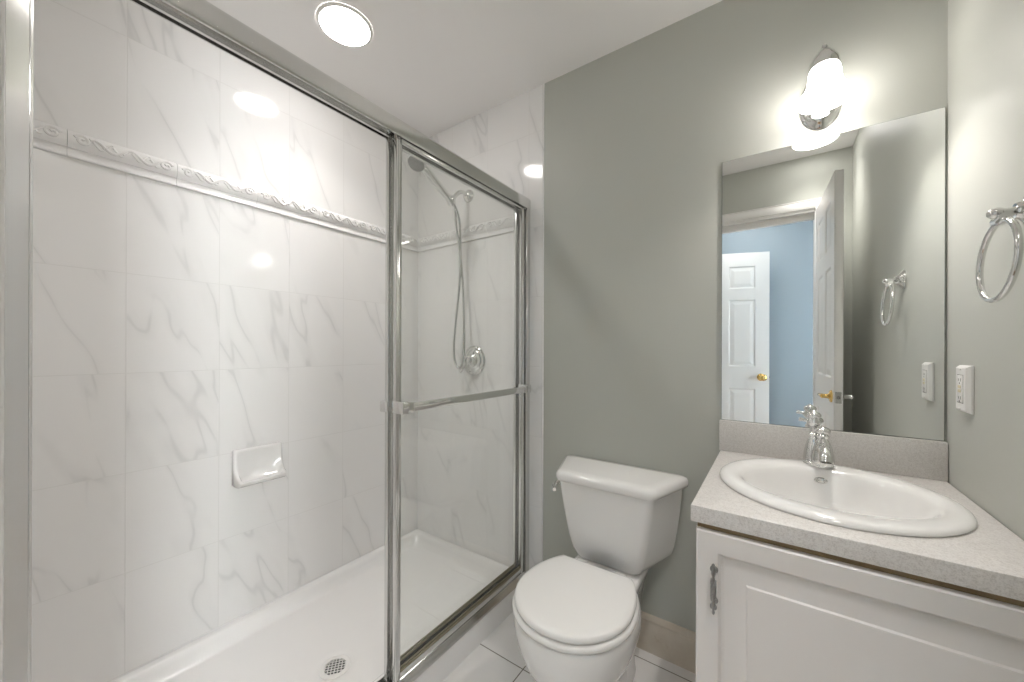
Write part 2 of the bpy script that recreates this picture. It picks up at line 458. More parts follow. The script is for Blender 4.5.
# ------------------------------------------------------------------ shower base
PX1 = -0.970
pan = thing('shower_tray', 'white low shower tray with a curb along the bathroom floor', 'shower tray', ((XL+PX1)/2, (YN+D)/2, 0.0))
def rect(x0, x1, y0, y1, r, z):
    p = rpoly([(x1, y0, r), (x1, y1, r), (x0, y1, r), (x0, y0, r)], 6); out = []
    for i in range(len(p)):
        a, b = p[i], p[(i+1) % len(p)]; k = 14 if i % 7 == 6 else 1       # more points along the straight sides
        out += [(a[0]+(b[0]-a[0])*j/k, a[1]+(b[1]-a[1])*j/k, z) for j in range(k)]
    return out
a0, a1, b0, b1 = XL+0.001, PX1, YN+0.001, D-0.002
DR = (-1.300, 0.742)
ring_out = [rect(a0, a1, b0, b1, 0.004, 0.0), rect(a0, a1, b0, b1, 0.004, 0.088), rect(a0, a1-0.003, b0, b1, 0.004, 0.096),
            rect(a0, a1-0.012, b0, b1, 0.004, 0.100), rect(a0+0.022, a1-0.100, b0+0.022, b1-0.022, 0.03, 0.100),
            rect(a0+0.030, a1-0.108, b0+0.030, b1-0.030, 0.04, 0.096), rect(a0+0.040, a1-0.116, b0+0.040, b1-0.040, 0.05, 0.080),
            rect(a0+0.056, a1-0.130, b0+0.056, b1-0.056, 0.06, 0.054), rect(a0+0.075, a1-0.145, b0+0.075, b1-0.075, 0.07, 0.048)]
fl = ring_out[-1]
def circ(r, z): return [(DR[0]+r*math.cos(math.atan2(p[1]-DR[1], p[0]-DR[0])), DR[1]+r*math.sin(math.atan2(p[1]-DR[1], p[0]-DR[0])), z) for p in fl]
ring_out += [circ(0.075, 0.040), circ(0.056, 0.0385), circ(0.053, 0.036), circ(0.040, 0.030)]
obj('tray_shell', G().loft(ring_out, True, True), 'acrylic', pan, angle=50)
g = G().lathe([(0.052, 0.034), (0.052, 0.0375), (0.049, 0.0395), (0.037, 0.0395), (0.0355, 0.037), (0.0355, 0.034)], (DR[0], DR[1], 0), cap=False)
for k in range(-3, 4):
    d = k*0.0112; h = math.sqrt(max(0, 0.036**2-d*d))
    for c, s_ in ((math.cos(0.9), math.sin(0.9)), (-math.sin(0.9), math.cos(0.9))):
        p = Vector((DR[0]-s_*d, DR[1]+c*d, 0.0382)); v = Vector((c, s_, 0))*h
        g.tube([p-v, p+v], 0.0018, 6)
dr = obj('drain_strainer', g, 'plastic', pan)
obj('drain_hole', G().lathe([(0.0355, 0.0308), (0.0355, 0.0335)], (DR[0], DR[1], 0)), 'dark', dr)

# ------------------------------------------------------------------ sliding shower door
XF = PX1+0.004
enc = thing('sliding_shower_door', 'chrome framed sliding glass shower door on the shower curb', 'shower door', (XF-0.03, (YN+D)/2, 0.10))
XB = XF-0.064
g = G()
g.prism([(XF, 1.866), (XF, 1.905), (XF-0.006, 1.914), (XF-0.018, 1.9185), (XB+0.018, 1.9185), (XB+0.006, 1.914), (XB, 1.905), (XB, 1.866), (XB+0.004, 1.866),
         (XB+0.004, 1.905), (XF-0.042, 1.905), (XF-0.042, 1.862), (XF-0.034, 1.862), (XF-0.034, 1.8755), (XF-0.009, 1.8755), (XF-0.009, 1.862), (XF-0.006, 1.8605), (XF-0.001, 1.861)][::1], 'Y', YN+0.001, D-0.002)
obj('header_rail', g, 'satin', enc, angle=30)
for y0, y1 in ((YN+0.0005, YN+0.0255), (D-0.030, D-0.0015)):
    g = G().box(XB, XF-0.001, y0, y1, 0.124, 1.862, 0.0015, 1)
    ys = y1 if y0 < 0.5 else y0
    g.box(XF-0.034, XF-0.030, min(ys, ys-0.004), max(ys, ys+0.004), 0.13, 1.86)
    obj('side_jamb', g, 'satin', enc)
g = G().prism([(XF+0.001, 0.1003), (XF, 0.112), (XF-0.008, 0.124), (XF-0.010, 0.130), (XF-0.0125, 0.130), (XF-0.014, 0.118), (XF-0.036, 0.118), (XF-0.036, 0.132), (XF-0.039, 0.132),
               (XF-0.039, 0.118), (XB+0.003, 0.118), (XB+0.003, 0.134), (XB, 0.134), (XB, 0.1003)], 'Y', YN+0.001, D-0.002)
obj('bottom_track', g, 'satin', enc, angle=30)
PZ0, PZ1 = 0.128, 1.873
def panel(x, y0, y1, bar_side, label):
    g = G()
    for ya, yb in ((y0, y0+0.022), (y1-0.024, y1)):
        g.box(x-0.008, x+0.008, ya, yb, PZ0, PZ1, 0.003, 2)
        g.box(x-0.0095, x+0.0095, ya+0.007, yb-0.007, PZ0+0.01, PZ1-0.01, 0.002, 2)
    g.box(x-0.007, x+0.007, y0+0.02, y1-0.02, PZ0, PZ0+0.026, 0.002); g.box(x-0.007, x+0.007, y0+0.02, y1-0.02, PZ1-0.022, PZ1, 0.002)
    p = obj('sliding_panel', g, 'satin', enc); p['label'] = label
    obj('glass_pane', G().box(x-0.0025, x+0.0025, y0+0.019, y1-0.021, PZ0+0.023, PZ1-0.019), 'glass', p, False)
    g = G()
    for s_ in (-1, 1):
        g.box(x+s_*0.0035, x+s_*0.0078, y0+0.022, y1-0.024, PZ0+0.026, PZ0+0.031)
    obj('glass_seal', g, 'seal', p, False)
    bx = x+bar_side*0.036
    if bar_side > 0:
        g = G().box(bx-0.006, bx+0.006, y0+0.012, y1-0.012, 0.990, 1.017, 0.002, 2)
        obj('towel_bar', g, 'chrome', p)
        for yc in (y0+0.012, y1-0.012):
            g = G().box(min(x, bx)-0.012, max(x, bx)+0.008, yc-0.013, yc+0.013, 0.984, 1.024, 0.004, 2)
            g.box(bx-0.002, bx+0.010, yc-0.015 if yc < 1 else yc-0.030, yc+0.030 if yc < 1 else yc+0.015, 0.986, 1.021, 0.004, 2)
            obj('bar_bracket', g, 'chrome', p)
    else:
        g = G().box(x-0.030, x+0.009, y0-0.004, y0+0.020, 0.985, 1.022, 0.005, 2)
        obj('finger_pull', g, 'chrome', p)
    return p
panel(XF-0.019, 0.754, D-0.034, 1, 'outer glass panel with the towel bar')
panel(XF-0.052, 0.748, D-0.032, -1, 'inner glass panel behind the outer one')

# ------------------------------------------------------------------ hand shower, valve, soap dish
hs = thing('hand_shower', 'chrome hand shower on a wall arm with a hanging hose', 'shower head', (-1.365, D, 2.018))
FX, FZ = -1.362, 2.018
obj('wall_flange', G().lathe([(0.034, 0.0015), (0.034, 0.006), (0.030, 0.013), (0.020, 0.021), (0.013, 0.026)], (FX, D, FZ), 'Y'), 'chrome', hs)
H = Vector((-1.370, 1.392, 1.955))
obj('shower_arm', G().tube([(FX, D-0.02, FZ), (FX, D-0.055, FZ+0.004), (FX-0.002, D-0.085, FZ-0.010), H+Vector((0.002, 0.022, 0.018))], 0.0105, 14, smooth=6), 'chrome', hs)
g = G().ball(H+Vector((0, 0.012, 0.010)), 0.019); g.lathe([(0.018, -0.022), (0.0205, -0.016), (0.0205, 0.016), (0.018, 0.022)], H, Matrix.Rotation(0.75, 3, 'X'))
g.ball(H+Vector((0.021, 0, 0)), 0.010)
obj('swivel_holder', g, 'chrome', hs)
T = Vector((-1.372, 1.215, 2.052))
A_ = H + (H-T).normalized()*0.035
ax = (T-A_).normalized()
obj('handle', G().tube([A_, A_+ax*0.02, H, H+ax*0.05, T-ax*0.03, T], [0.0110, 0.0150, 0.0145, 0.0180, 0.0200, 0.0175], 16), 'chrome', hs)
n_ = Vector((0.12, -0.52, -0.80)).normalized()
rot = n_.to_track_quat('Z', 'Y').to_matrix()
HC_ = T + Vector((0, -0.040, 0.012))
hd = obj('spray_head', G().lathe([(0.008, -0.028), (0.028, -0.022), (0.042, -0.008), (0.0455, 0.006), (0.044, 0.013), (0.041, 0.015)], HC_, rot, 32), 'chrome', hs)
g = G().lathe([(0.040, 0.0145), (0.038, 0.0175), (0.0, 0.0180)], HC_, rot, 32)
for k in range(3):
    for i in range(6+6*k):
        a = 2*PI*i/(6+6*k); g.ball(HC_+rot @ Vector((0.011*(k+1)*math.cos(a), 0.011*(k+1)*math.sin(a), 0.0178)), 0.0014, u=6, v=4)
obj('spray_face', g, 'pewter', hd)
hose = [A_, A_+Vector((0, 0.006, -0.03)), (-1.366, 1.428, 1.85), (-1.368, 1.462, 1.69), (-1.378, 1.470, 1.53), (-1.402, 1.468, 1.33), (-1.413, 1.466, 1.20),
        (-1.402, 1.463, 1.125), (-1.372, 1.462, 1.088), (-1.347, 1.463, 1.115), (-1.338, 1.466, 1.21), (-1.343, 1.468, 1.33), (-1.362, 1.480, 1.53), (-1.372, 1.472, 1.69), (-1.350, 1.440, 1.85), (-1.354, 1.408, 1.925), (-1.366, 1.396, 1.945)]
obj('hose', G().tube(hose, 0.0062, 10, smooth=8), 'hose', hs)

VX, VZ = -1.322, 1.128
va = thing('shower_valve', 'round chrome shower valve with lever on the tiled wall below the hand shower', 'shower valve', (VX, D, VZ))
obj('escutcheon', G().lathe([(0.078, 0.0012), (0.079, 0.004), (0.076, 0.009), (0.066, 0.013), (0.060, 0.012), (0.056, 0.016), (0.046, 0.019), (0.040, 0.020)], (VX, D, VZ), 'Y', 40), 'chrome', va)
g = G().lathe([(0.036, 0.018), (0.036, 0.028), (0.031, 0.034), (0.026, 0.036), (0.024, 0.048), (0.020, 0.054), (0.010, 0.057), (0.0, 0.0575)], (VX, D, VZ), 'Y', 32)
kn = obj('knob', g, 'chrome', va)
obj('lever', G().tube([(VX-0.012, D-0.042, VZ-0.014), (VX-0.035, D-0.046, VZ-0.040), (VX-0.056, D-0.050, VZ-0.066)], (0.008, 0.0055), 12), 'chrome', kn)
g = G()
for i in range(20):
    a = 2*PI*i/20; g.ball((VX+0.070*math.cos(a), D-0.0115, VZ+0.070*math.sin(a)), 0.0045, 0.003, 0.0045, 8, 6)
obj('bead_ring', g, 'chrome', va)

sd = thing('soap_dish', 'white ceramic soap dish on the long tiled shower wall', 'soap dish', (XL, 0.672, 0.71))
def dish_ring(y, inner):
    if inner:
        q = [(0.0, 0.640), (0.030, 0.637), (0.052, 0.640), (0.064, 0.648), (0.069, 0.657), (0.066, 0.662), (0.058, 0.659), (0.046, 0.655), (0.032, 0.659), (0.020, 0.672), (0.014, 0.692), (0.012, 0.740), (0.013, 0.768), (0.014, 0.777), (0.010, 0.782), (0.0, 0.782)]
    else:
        q = [(0.0, 0.640), (0.030, 0.637), (0.052, 0.640), (0.064, 0.648), (0.069, 0.657), (0.067, 0.664), (0.060, 0.668), (0.050, 0.672), (0.040, 0.682), (0.030, 0.700), (0.024, 0.720), (0.020, 0.745), (0.018, 0.768), (0.015, 0.777), (0.010, 0.782), (0.0, 0.782)]
    return [(XL+0.0005+d, y, z) for d, z in q]
def shrink(r, f, dz):
    return [(XL+0.0005+(p[0]-XL-0.0005)*f, p[1], 0.712+(p[2]-0.712)*dz) for p in r]
ys, ye = 0.578, 0.757
g = G().loft([shrink(dish_ring(ys, 0), 0.80, 0.95), dish_ring(ys+0.005, 0), dish_ring(ys+0.012, 0), dish_ring(ys+0.024, 1), dish_ring((ys+ye)/2, 1), dish_ring(ye-0.024, 1), dish_ring(ye-0.012, 0), dish_ring(ye-0.005, 0), shrink(dish_ring(ye, 0), 0.80, 0.95)])
obj('dish_body', g, 'china', sd, angle=60)

# ------------------------------------------------------------------ ceiling lights
def ceiling_light(x, y, r, mat, label, group, watts=0.0, beam=150):
    t = thing('ceiling_light', label, 'ceiling light', (x, y, HC), group)
    obj('trim_ring', G().lathe([(r+0.012, -0.0005), (r+0.012, -0.004), (r+0.006, -0.007), (r, -0.006), (r-0.002, -0.002)], (x, y, HC), seg=48, cap=False), 'plastic', t)
    obj('diffuser', G().lathe([(r, -0.0015), (r*0.99, -0.006), (r*0.8, -0.009), (r*0.4, -0.0105), (0.0, -0.011)], (x, y, HC), seg=48), mat, t)
    if watts:                                   # the beam of the downlight
        la = bpy.data.lights.new('downlight_beam', 'AREA'); la.shape = 'DISK'; la.size = 2*r*0.96; la.energy = watts; la.spread = math.radians(beam)
        la.color = (1.0, 0.965, 0.935)
        lo = bpy.data.objects.new('downlight_beam', la); COL.objects.link(lo); lo.parent = t; lo.location = (0, 0, -0.0125)
    return t
ceiling_light(-1.367, 0.812, 0.090, 'led_shower', 'round glowing recessed ceiling light over the shower', 'recessed ceiling lights', L_SHOWER, 108)
ceiling_light(0.190, 0.185, 0.108, 'led_bath', 'round glowing ceiling light by the open door, seen in the mirror', 'recessed ceiling lights', L_BATH, 84)
ceiling_light(-0.25, -0.52, 0.16, 'led_hall_fill', 'round glowing ceiling light added out of view in the hall as fill', 'recessed ceiling lights')  # added lamp, unseen, sends fill through the doorway

# ------------------------------------------------------------------ toilet
TX = -0.508
to = thing('toilet', 'white two-piece toilet standing between shower and vanity', 'toilet', (TX, 1.2, 0.0))
def egg(z, yc, hw, lf, lb, e=2.0, ef=2.0, ymax=9, n=56):
    out = []
    cx = TX - 0.006
    for i in range(n):
        t = 2*PI*i/n; c, s_ = math.cos(t), math.sin(t)
        p = ef if c > 0 else e
        X = math.copysign(abs(s_)**(2/p), s_)*hw; Y = math.copysign(abs(c)**(2/p), c)*(lf if c > 0 else lb)
        out.append((cx+X, min(yc-Y, ymax), z))
    return out
rings = [egg(0.0, 1.20, 0.105, 0.215, 0.27, 3.0, 2.4), egg(0.012, 1.20, 0.108, 0.220, 0.275, 3.0, 2.4), egg(0.030, 1.20, 0.098, 0.205, 0.268, 3.0, 2.4), egg(0.09, 1.20, 0.092, 0.190, 0.262, 3.0, 2.2), egg(0.14, 1.18, 0.112, 0.202, 0.275, 2.8),
         egg(0.20, 1.145, 0.138, 0.212, 0.30, 2.6), egg(0.26, 1.11, 0.164, 0.216, 0.31, 2.4), egg(0.31, 1.09, 0.179, 0.212, 0.30, 2.3), egg(0.35, 1.08, 0.185, 0.207, 0.28, 2.2), egg(0.375, 1.078, 0.185, 0.203, 0.26, 2.2),
         egg(0.385, 1.078, 0.182, 0.199, 0.25, 2.2), egg(0.388, 1.078, 0.172, 0.188, 0.24, 2.2)]
g = G().loft(rings)
# deck that carries the tank
def deck(z, w0, w1, ins):
    return [(x, y, z) for x, y in rpoly([(TX-w0+ins, 1.200, 0.02), (TX+w0-ins, 1.200, 0.02), (TX+w1-ins, 1.490-ins, 0.02), (TX-w1+ins, 1.490-ins, 0.02)], 4)]
g.loft([deck(0.20, 0.085, 0.085, 0.0), deck(0.30, 0.105, 0.100, 0.0), deck(0.36, 0.128, 0.118, 0.0), deck(0.382, 0.130, 0.120, 0.0), deck(0.388, 0.128, 0.118, 0.005)])
g.loft([egg(0.0, 1.33, 0.10, 0.2, 0.13, 3), egg(0.12, 1.33, 0.088, 0.2, 0.13, 3), egg(0.25, 1.33, 0.088, 0.2, 0.14, 3)])
obj('bowl', g, 'china', to, angle=60)
def seat_out(z, k, ymax=1.252): return egg(z, 1.070, 0.189-k, 0.199-k, 0.260-k, 2.0, 2.0, ymax-k*0.6)
obj('seat', G().loft([seat_out(0.3885, 0.008), seat_out(0.392, 0.002), seat_out(0.399, 0.0), seat_out(0.405, 0.003), seat_out(0.408, 0.010)]), 'seat', to, angle=60)
obj('seat_cover', G().loft([seat_out(0.4105, 0.013), seat_out(0.4125, 0.009), seat_out(0.420, 0.007), seat_out(0.427, 0.009), seat_out(0.4305, 0.014), seat_out(0.4325, 0.030), seat_out(0.4335, 0.07), seat_out(0.4338, 0.12)]), 'seat', to, angle=60)
for s_ in (-1, 1):
    g = G().box(TX+s_*0.072-0.021, TX+s_*0.072+0.021, 1.243, 1.288, 0.3885, 0.416, 0.008, 3)
    obj('seat_hinge', g, 'seat', to)
# tank
def tank_ring(z, wb, wf, yf, yb=1.505, r=0.035, rb=0.02):
    return [(x, y, z) for x, y in rpoly([(TX+wf, yf, r), (TX+wb, yb, rb), (TX-wb, yb, rb), (TX-wf, yf, r)], 6)]
lv = []
for i in range(11):
    t = i/10; k = t**0.62
    kb = t**0.35; lv.append(tank_ring(0.402+0.2835*t, 0.180+0.058*kb, 0.116+0.058*k**1.05, 1.320-0.036*k, r=0.030))
lv = [tank_ring(0.392, 0.150, 0.098, 1.335, r=0.02)] + [tank_ring(0.395, 0.163, 0.109, 1.322, r=0.025)] + lv
obj('tank', G().loft(lv), 'china', to, angle=60)
obj('tank_lid', G().loft([tank_ring(0.6850, 0.246, 0.172, 1.282, 1.508), tank_ring(0.6875, 0.254, 0.180, 1.273, 1.512), tank_ring(0.697, 0.257, 0.183, 1.270, 1.514, 0.04), tank_ring(0.710, 0.256, 0.182, 1.271, 1.514, 0.04),
    tank_ring(0.719, 0.251, 0.177, 1.277, 1.510, 0.04), tank_ring(0.7235, 0.241, 0.167, 1.287, 1.502, 0.04), tank_ring(0.724, 0.20, 0.15, 1.315, 1.48, 0.04)]), 'china', to, angle=60)
LX = -0.712
fy = 1.375
g = G().lathe([(0.017, -0.006), (0.017, 0.005), (0.012, 0.010), (0.009, 0.020)], (LX, fy, 0.648), '-X')
g.tube([(LX-0.017, fy, 0.648), (LX-0.019, fy-0.02, 0.645), (LX-0.012, fy-0.050, 0.640), (LX+0.002, fy-0.072, 0.637)], [0.007, 0.0075, 0.0095, 0.007], 12, smooth=4)
fv = obj('flush_lever', g, 'chrome', to); fv['label'] = 'chrome flush lever'

# ------------------------------------------------------------------ vanity
CX0, CY0 = -0.150, 0.962
va_ = thing('vanity_cabinet', 'white vanity cabinet with raised panel door under the countertop', 'cabinet', (0.12, 1.24, 0.0))
g = G().box(CX0, CX0+0.018, CY0, D-0.001, 0.0, 0.780); g.box(XR-0.020, XR-0.002, CY0, D-0.001, 0.0, 0.780)
g.box(CX0, XR-0.002, CY0, CY0+0.018, 0.09, 0.780, 0.001); g.box(CX0+0.018, XR-0.02, CY0+0.06, CY0+0.075, 0.0, 0.09); g.box(CX0+0.018, XR-0.02, CY0+0.018, D-0.01, 0.09, 0.105)
g.box(CX0+0.018, XR-0.02, D-0.012, D-0.001, 0.09, 0.780)
obj('carcass', g, 'cabinet', va_, False)
obj('top_cleat', G().box(CX0+0.004, XR-0.004, CY0-0.006, CY0+0.012, 0.776, 0.797), 'brown', va_, False)
dx0, dx1, dz0, dz1, dy = -0.146, 0.378, 0.108, 0.782, CY0-0.0215
def drect(i, y): return [(dx0+i, y, dz0+i), (dx1-i*0.4, y, dz0+i), (dx1-i*0.4, y, dz1-i), (dx0+i, y, dz1-i)]
g = G().loft([drect(0, CY0-0.0005), drect(0, dy+0.003), drect(0.003, dy), drect(0.044, dy), drect(0.046, dy+0.003), drect(0.049, dy+0.011), drect(0.054, dy+0.0125), drect(0.062, dy+0.0118), drect(0.096, dy+0.0045), drect(0.099, dy+0.0012), drect(0.104, dy+0.0002)])
cd = obj('cabinet_door', g, 'cabinet', va_, angle=20)
hx, hz0, hz1 = -0.109, 0.612, 0.724
prof = [(0.0, 0.0), (0.003, 0.002), (0.0045, 0.006), (0.003, 0.010), (0.0045, 0.016), (0.0065, 0.022), (0.004, 0.029), (0.0055, 0.036), (0.007, 0.046), (0.0075, 0.056), (0.007, 0.066), (0.0055, 0.076), (0.004, 0.083), (0.0065, 0.090), (0.0045, 0.096), (0.003, 0.100), (0.0055, 0.106), (0.004, 0.110), (0.0, 0.112)]
g = G().lathe([(r*0.72, h) for r, h in prof], (hx, dy-0.020, hz0), seg=14)
for k in range(5):
    g.tube([(hx+0.005*math.cos(a*0.9+k*1.26), dy-0.020+0.005*math.sin(a*0.9+k*1.26), hz0+0.036+0.004*a) for a in range(11)], 0.0016, 6)
for z in (hz0+0.022, hz0+0.090): g.tube([(hx, dy+0.001, z), (hx, dy-0.018, z)], 0.0045, 10); g.ball((hx, dy-0.001, z), 0.008, 0.003, 0.008, 10, 6)
for k in (-1, 1): g.ball((hx+k*0.004, dy-0.017, hz0+0.016), 0.003, 0.003, 0.006, 8, 6); g.ball((hx+k*0.004, dy-0.017, hz0+0.098), 0.003, 0.003, 0.006, 8, 6)
o = obj('handle', g, 'pewter', cd); o['label'] = 'ornate pewter door pull'
for z in (0.18, 0.69): obj('hinge', G().tube([(dx1-0.004, dy+0.010, z-0.025), (dx1-0.004, dy+0.010, z+0.025)], 0.004, 10), 'satin', cd)

# countertop with the sink cut-out
SX, SY, SA, SB = 0.109, 1.239, 0.2395, 0.244
ZC = 0.834
ct = thing('countertop', 'speckled pale grey laminate countertop on the vanity cabinet', 'countertop', (0.12, 1.24, 0.797))
x0, x1, y0, y1 = -0.158, XR-0.0015, 0.9415, D-0.0015
ha, hb = SA-0.022, SB-0.022
angs = sorted([2*PI*i/72 for i in range(72)] + [math.atan2(y-SY, x-SX) % (2*PI) for x in (x0, x1) for y in (y0, y1)])
def outer(t):
    c, s_ = math.cos(t), math.sin(t); k = 9e9
    if c > 1e-9: k = min(k, (x1-SX)/c)
    if c < -1e-9: k = min(k, (x0-SX)/c)
    if s_ > 1e-9: k = min(k, (y1-SY)/s_)
    if s_ < -1e-9: k = min(k, (y0-SY)/s_)
    return SX+c*k, SY+s_*k
def shr(p, d):
    return (min(max(p[0], x0+d), x1-d), min(max(p[1], y0+d), y1-d))
O = [outer(t) for t in angs]; I = []
for t in angs:
    k = 1/math.sqrt((math.cos(t)/ha)**2+(math.sin(t)/hb)**2); I.append((SX+k*math.cos(t), SY+k*math.sin(t)))
g = G().loft([[(x, y, ZC-0.037) for x, y in I], [(x, y, ZC) for x, y in I], [(*shr(p, 0.0025), ZC) for p in O], [(*shr(p, 0.0008), ZC-0.0008) for p in O], [(x, y, ZC-0.0025) for x, y in O], [(x, y, ZC-0.037) for x, y in O], [(x, y, ZC-0.037) for x, y in I]], False, False)
obj('worktop', g, 'laminate', ct, angle=30)
obj('backsplash', G().box(-0.161, XR-0.0015, D-0.0205, D-0.0015, ZC+0.0003, 0.940, 0.0015, 2), 'laminate', ct)

# sink
sk = thing('sink', 'white oval drop-in sink in the countertop', 'sink', (SX, SY, ZC))
IX, IY, IA, IB = SX+0.003, SY-0.004, 0.188, 0.164
def el(cx, cy, a, b, z, n=72): return [(cx+a*math.cos(2*PI*i/n), cy+b*math.sin(2*PI*i/n), z) for i in range(n)]
R_ = [el(SX, SY, SA-0.026, SB-0.026, ZC-0.03), el(SX, SY, SA-0.024, SB-0.024, ZC+0.0006), el(SX, SY, SA-0.002, SB-0.002, ZC+0.0006), el(SX, SY, SA, SB, ZC+0.004), el(SX, SY, SA-0.002, SB-0.002, ZC+0.0085), el(SX, SY, SA-0.007, SB-0.007, ZC+0.0125), el(SX, SY, SA-0.016, SB-0.016, ZC+0.0145),
      el(SX, SY, SA-0.028, SB-0.032, ZC+0.0148)]
for f, z in ((1.07, 0.0125), (1.02, 0.0085), (0.985, 0.001), (0.955, -0.010), (0.90, -0.035), (0.83, -0.066), (0.72, -0.096), (0.56, -0.116), (0.36, -0.126), (0.16, -0.130)):
    R_.append(el(IX, IY, IA*f, IB*f, ZC+z))
R_ += [el(IX, IY, 0.021, 0.021, ZC-0.131), el(IX, IY, 0.019, 0.019, ZC-0.140)]
obj('basin', G().loft(R_, False, True), 'china', sk, angle=60)
# the underside of the bowl
U = [el(IX, IY, (IA*f)+0.012, (IB*f)+0.012, ZC+z-0.010) for f, z in ((0.93, -0.025), (0.83, -0.066), (0.72, -0.096), (0.56, -0.116), (0.36, -0.126), (0.16, -0.134))]
obj('bowl_underside', G().loft(U, False, True), 'china', sk, angle=60)
obj('drain_flange', G().lathe([(0.022, 0.0), (0.021, 0.003), (0.016, 0.0035), (0.013, -0.003), (0.0, -0.003)], (IX, IY, ZC-0.1305)), 'chrome', sk)
ov = Vector((SX-0.001, IY+IB*0.925, ZC-0.018)); nv = Vector((0, -0.90, 0.42)).normalized()
o = obj('overflow_cover', G().lathe([(0.015, -0.004), (0.015, 0.0015), (0.0125, 0.003), (0.010, 0.001), (0.0, 0.0005)], ov, nv.to_track_quat('Z', 'X').to_matrix(), sy=1.0, sx=0.6), 'satin', sk)

# faucet
FXc, FYc, FZc = 0.106, 1.434, ZC+0.0146
fa = thing('faucet', 'chrome single-handle faucet standing on the sink rim below the mirror', 'faucet', (FXc, FYc, FZc))
obj('base_ring', G().lathe([(0.036, 0.0), (0.037, 0.003), (0.035, 0.006), (0.037, 0.009), (0.035, 0.012), (0.032, 0.014)], (FXc, FYc, FZc), seg=36, sy=0.82), 'chrome', fa)
bell = [(0.030, 0.012), (0.0295, 0.020), (0.0275, 0.036), (0.0245, 0.052), (0.020, 0.066), (0.0155, 0.076), (0.0125, 0.082), (0.0155, 0.085), (0.0165, 0.089), (0.0135, 0.093), (0.012, 0.096)]
bx_, by_ = FXc-0.010, FYc+0.010            # post that carries the lever
fx_, fy_ = FXc+0.009, FYc-0.012            # front column with the spout
g = G().lathe([(r*0.86, h) for r, h in bell], (bx_, by_, FZc), seg=32); g.lathe([(r*0.93, h) for r, h in bell], (fx_, fy_, FZc), seg=32)
obj('body', g, 'chrome', fa)
g = G().lathe([(0.012, 0.095), (0.0165, 0.098), (0.0185, 0.103), (0.0175, 0.109), (0.013, 0.114), (0.007, 0.1165), (0.0, 0.1175)], (fx_, fy_, FZc), seg=28)
obj('column_cap', g, 'chrome', fa)
sp = [(fx_, fy_-0.008, FZc+0.050), (fx_, fy_-0.028, FZc+0.058), (fx_, fy_-0.050, FZc+0.057), (fx_, fy_-0.070, FZc+0.046), (fx_, fy_-0.080, FZc+0.030)]
o = obj('spout', G().tube(sp, [0.019, 0.0175, 0.0155, 0.0145, 0.0135], 20, smooth=6), 'chrome', fa)
obj('aerator', G().lathe([(0.0105, 0.0), (0.0125, 0.002), (0.0125, 0.008)], (fx_, fy_-0.081, FZc+0.023)), 'chrome', o)
g = G().lathe([(0.010, 0.095), (0.0105, 0.112), (0.015, 0.116), (0.018, 0.121), (0.0185, 0.128), (0.016, 0.135), (0.0145, 0.138), (0.017, 0.142), (0.0175, 0.147), (0.014, 0.153), (0.007, 0.157), (0.004, 0.160), (0.0, 0.162)], (bx_, by_, FZc), seg=28)
hl = obj('handle', g, 'chrome', fa)
obj('lever', G().tube([(bx_-0.010, by_-0.002, FZc+0.126), (bx_-0.022, by_-0.004, FZc+0.129), (bx_-0.036, by_-0.006, FZc+0.131)], [0.006, 0.005, 0.006], 12, smooth=4), 'chrome', hl)

# ------------------------------------------------------------------ mirror, sconce, towel ring, outlet
MX0, MX1, MZ0, MZ1 = -0.157, 0.3805, 0.9415, 1.858
mi = thing('mirror', 'frameless rectangular wall mirror standing on the backsplash', 'mirror', ((MX0+MX1)/2, D, MZ0))
obj('glass_sheet', G().box(MX0, MX1, D-0.0062, D-0.0010, MZ0, MZ1, 0.0008, 1), 'mirror_edge', mi, False)
obj('silvered_face', G().box(MX0+0.0012, MX1-0.0012, D-0.0066, D-0.0058, MZ0+0.001, MZ1-0.0012), 'mirror', mi, False)

SCX, SCY = 0.115, 1.412
sn = thing('wall_sconce', 'chrome wall sconce with white glass bell shade above the mirror', 'wall light', (SCX, D, 1.95))
obj('backplate', G().lathe([(0.054, 0.0008), (0.0545, 0.004), (0.051, 0.009), (0.046, 0.011), (0.044, 0.015), (0.036, 0.019), (0.020, 0.022), (0.0, 0.023)], (SCX, D, 1.972), 'Y', 40, sx=1.0, sy=1.58), 'chrome', sn)
obj('arm', G().tube([(SCX, D-0.018, 1.985), (SCX, D-0.045, 1.972), (SCX, D-0.070, 1.990), (SCX, D-0.080, 2.020), (SCX, D-0.092, 2.045), (SCX, SCY, 2.050), (SCX, SCY, 2.040)], 0.0068, 12, smooth=6), 'chrome', sn)
obj('shade_cap', G().lathe([(0.0, 2.078), (0.006, 2.077), (0.008, 2.072), (0.007, 2.066), (0.011, 2.063), (0.015, 2.060), (0.019, 2.053), (0.024, 2.048), (0.027, 2.040), (0.0325, 2.033), (0.0355, 2.022), (0.0375, 2.010), (0.035, 2.008)], (SCX, SCY, 0)), 'chrome', sn)
pr_ = [(0.029, 2.015), (0.034, 2.008), (0.0375, 1.998), (0.0385, 1.985), (0.0395, 1.974), (0.0425, 1.960), (0.049, 1.947), (0.058, 1.936), (0.0640, 1.926), (0.0650, 1.918), (0.062, 1.914), (0.056, 1.920), (0.045, 1.934), (0.036, 1.953), (0.032, 1.975), (0.030, 2.000), (0.0, 2.006)]
obj('bulb', G().ball((SCX, SCY, 1.978), 0.021, 0.021, 0.024), 'bulb', sn)
obj('shade', G().lathe(pr_, (SCX, SCY, 0), seg=40, cap=False), 'shade', sn, angle=70)

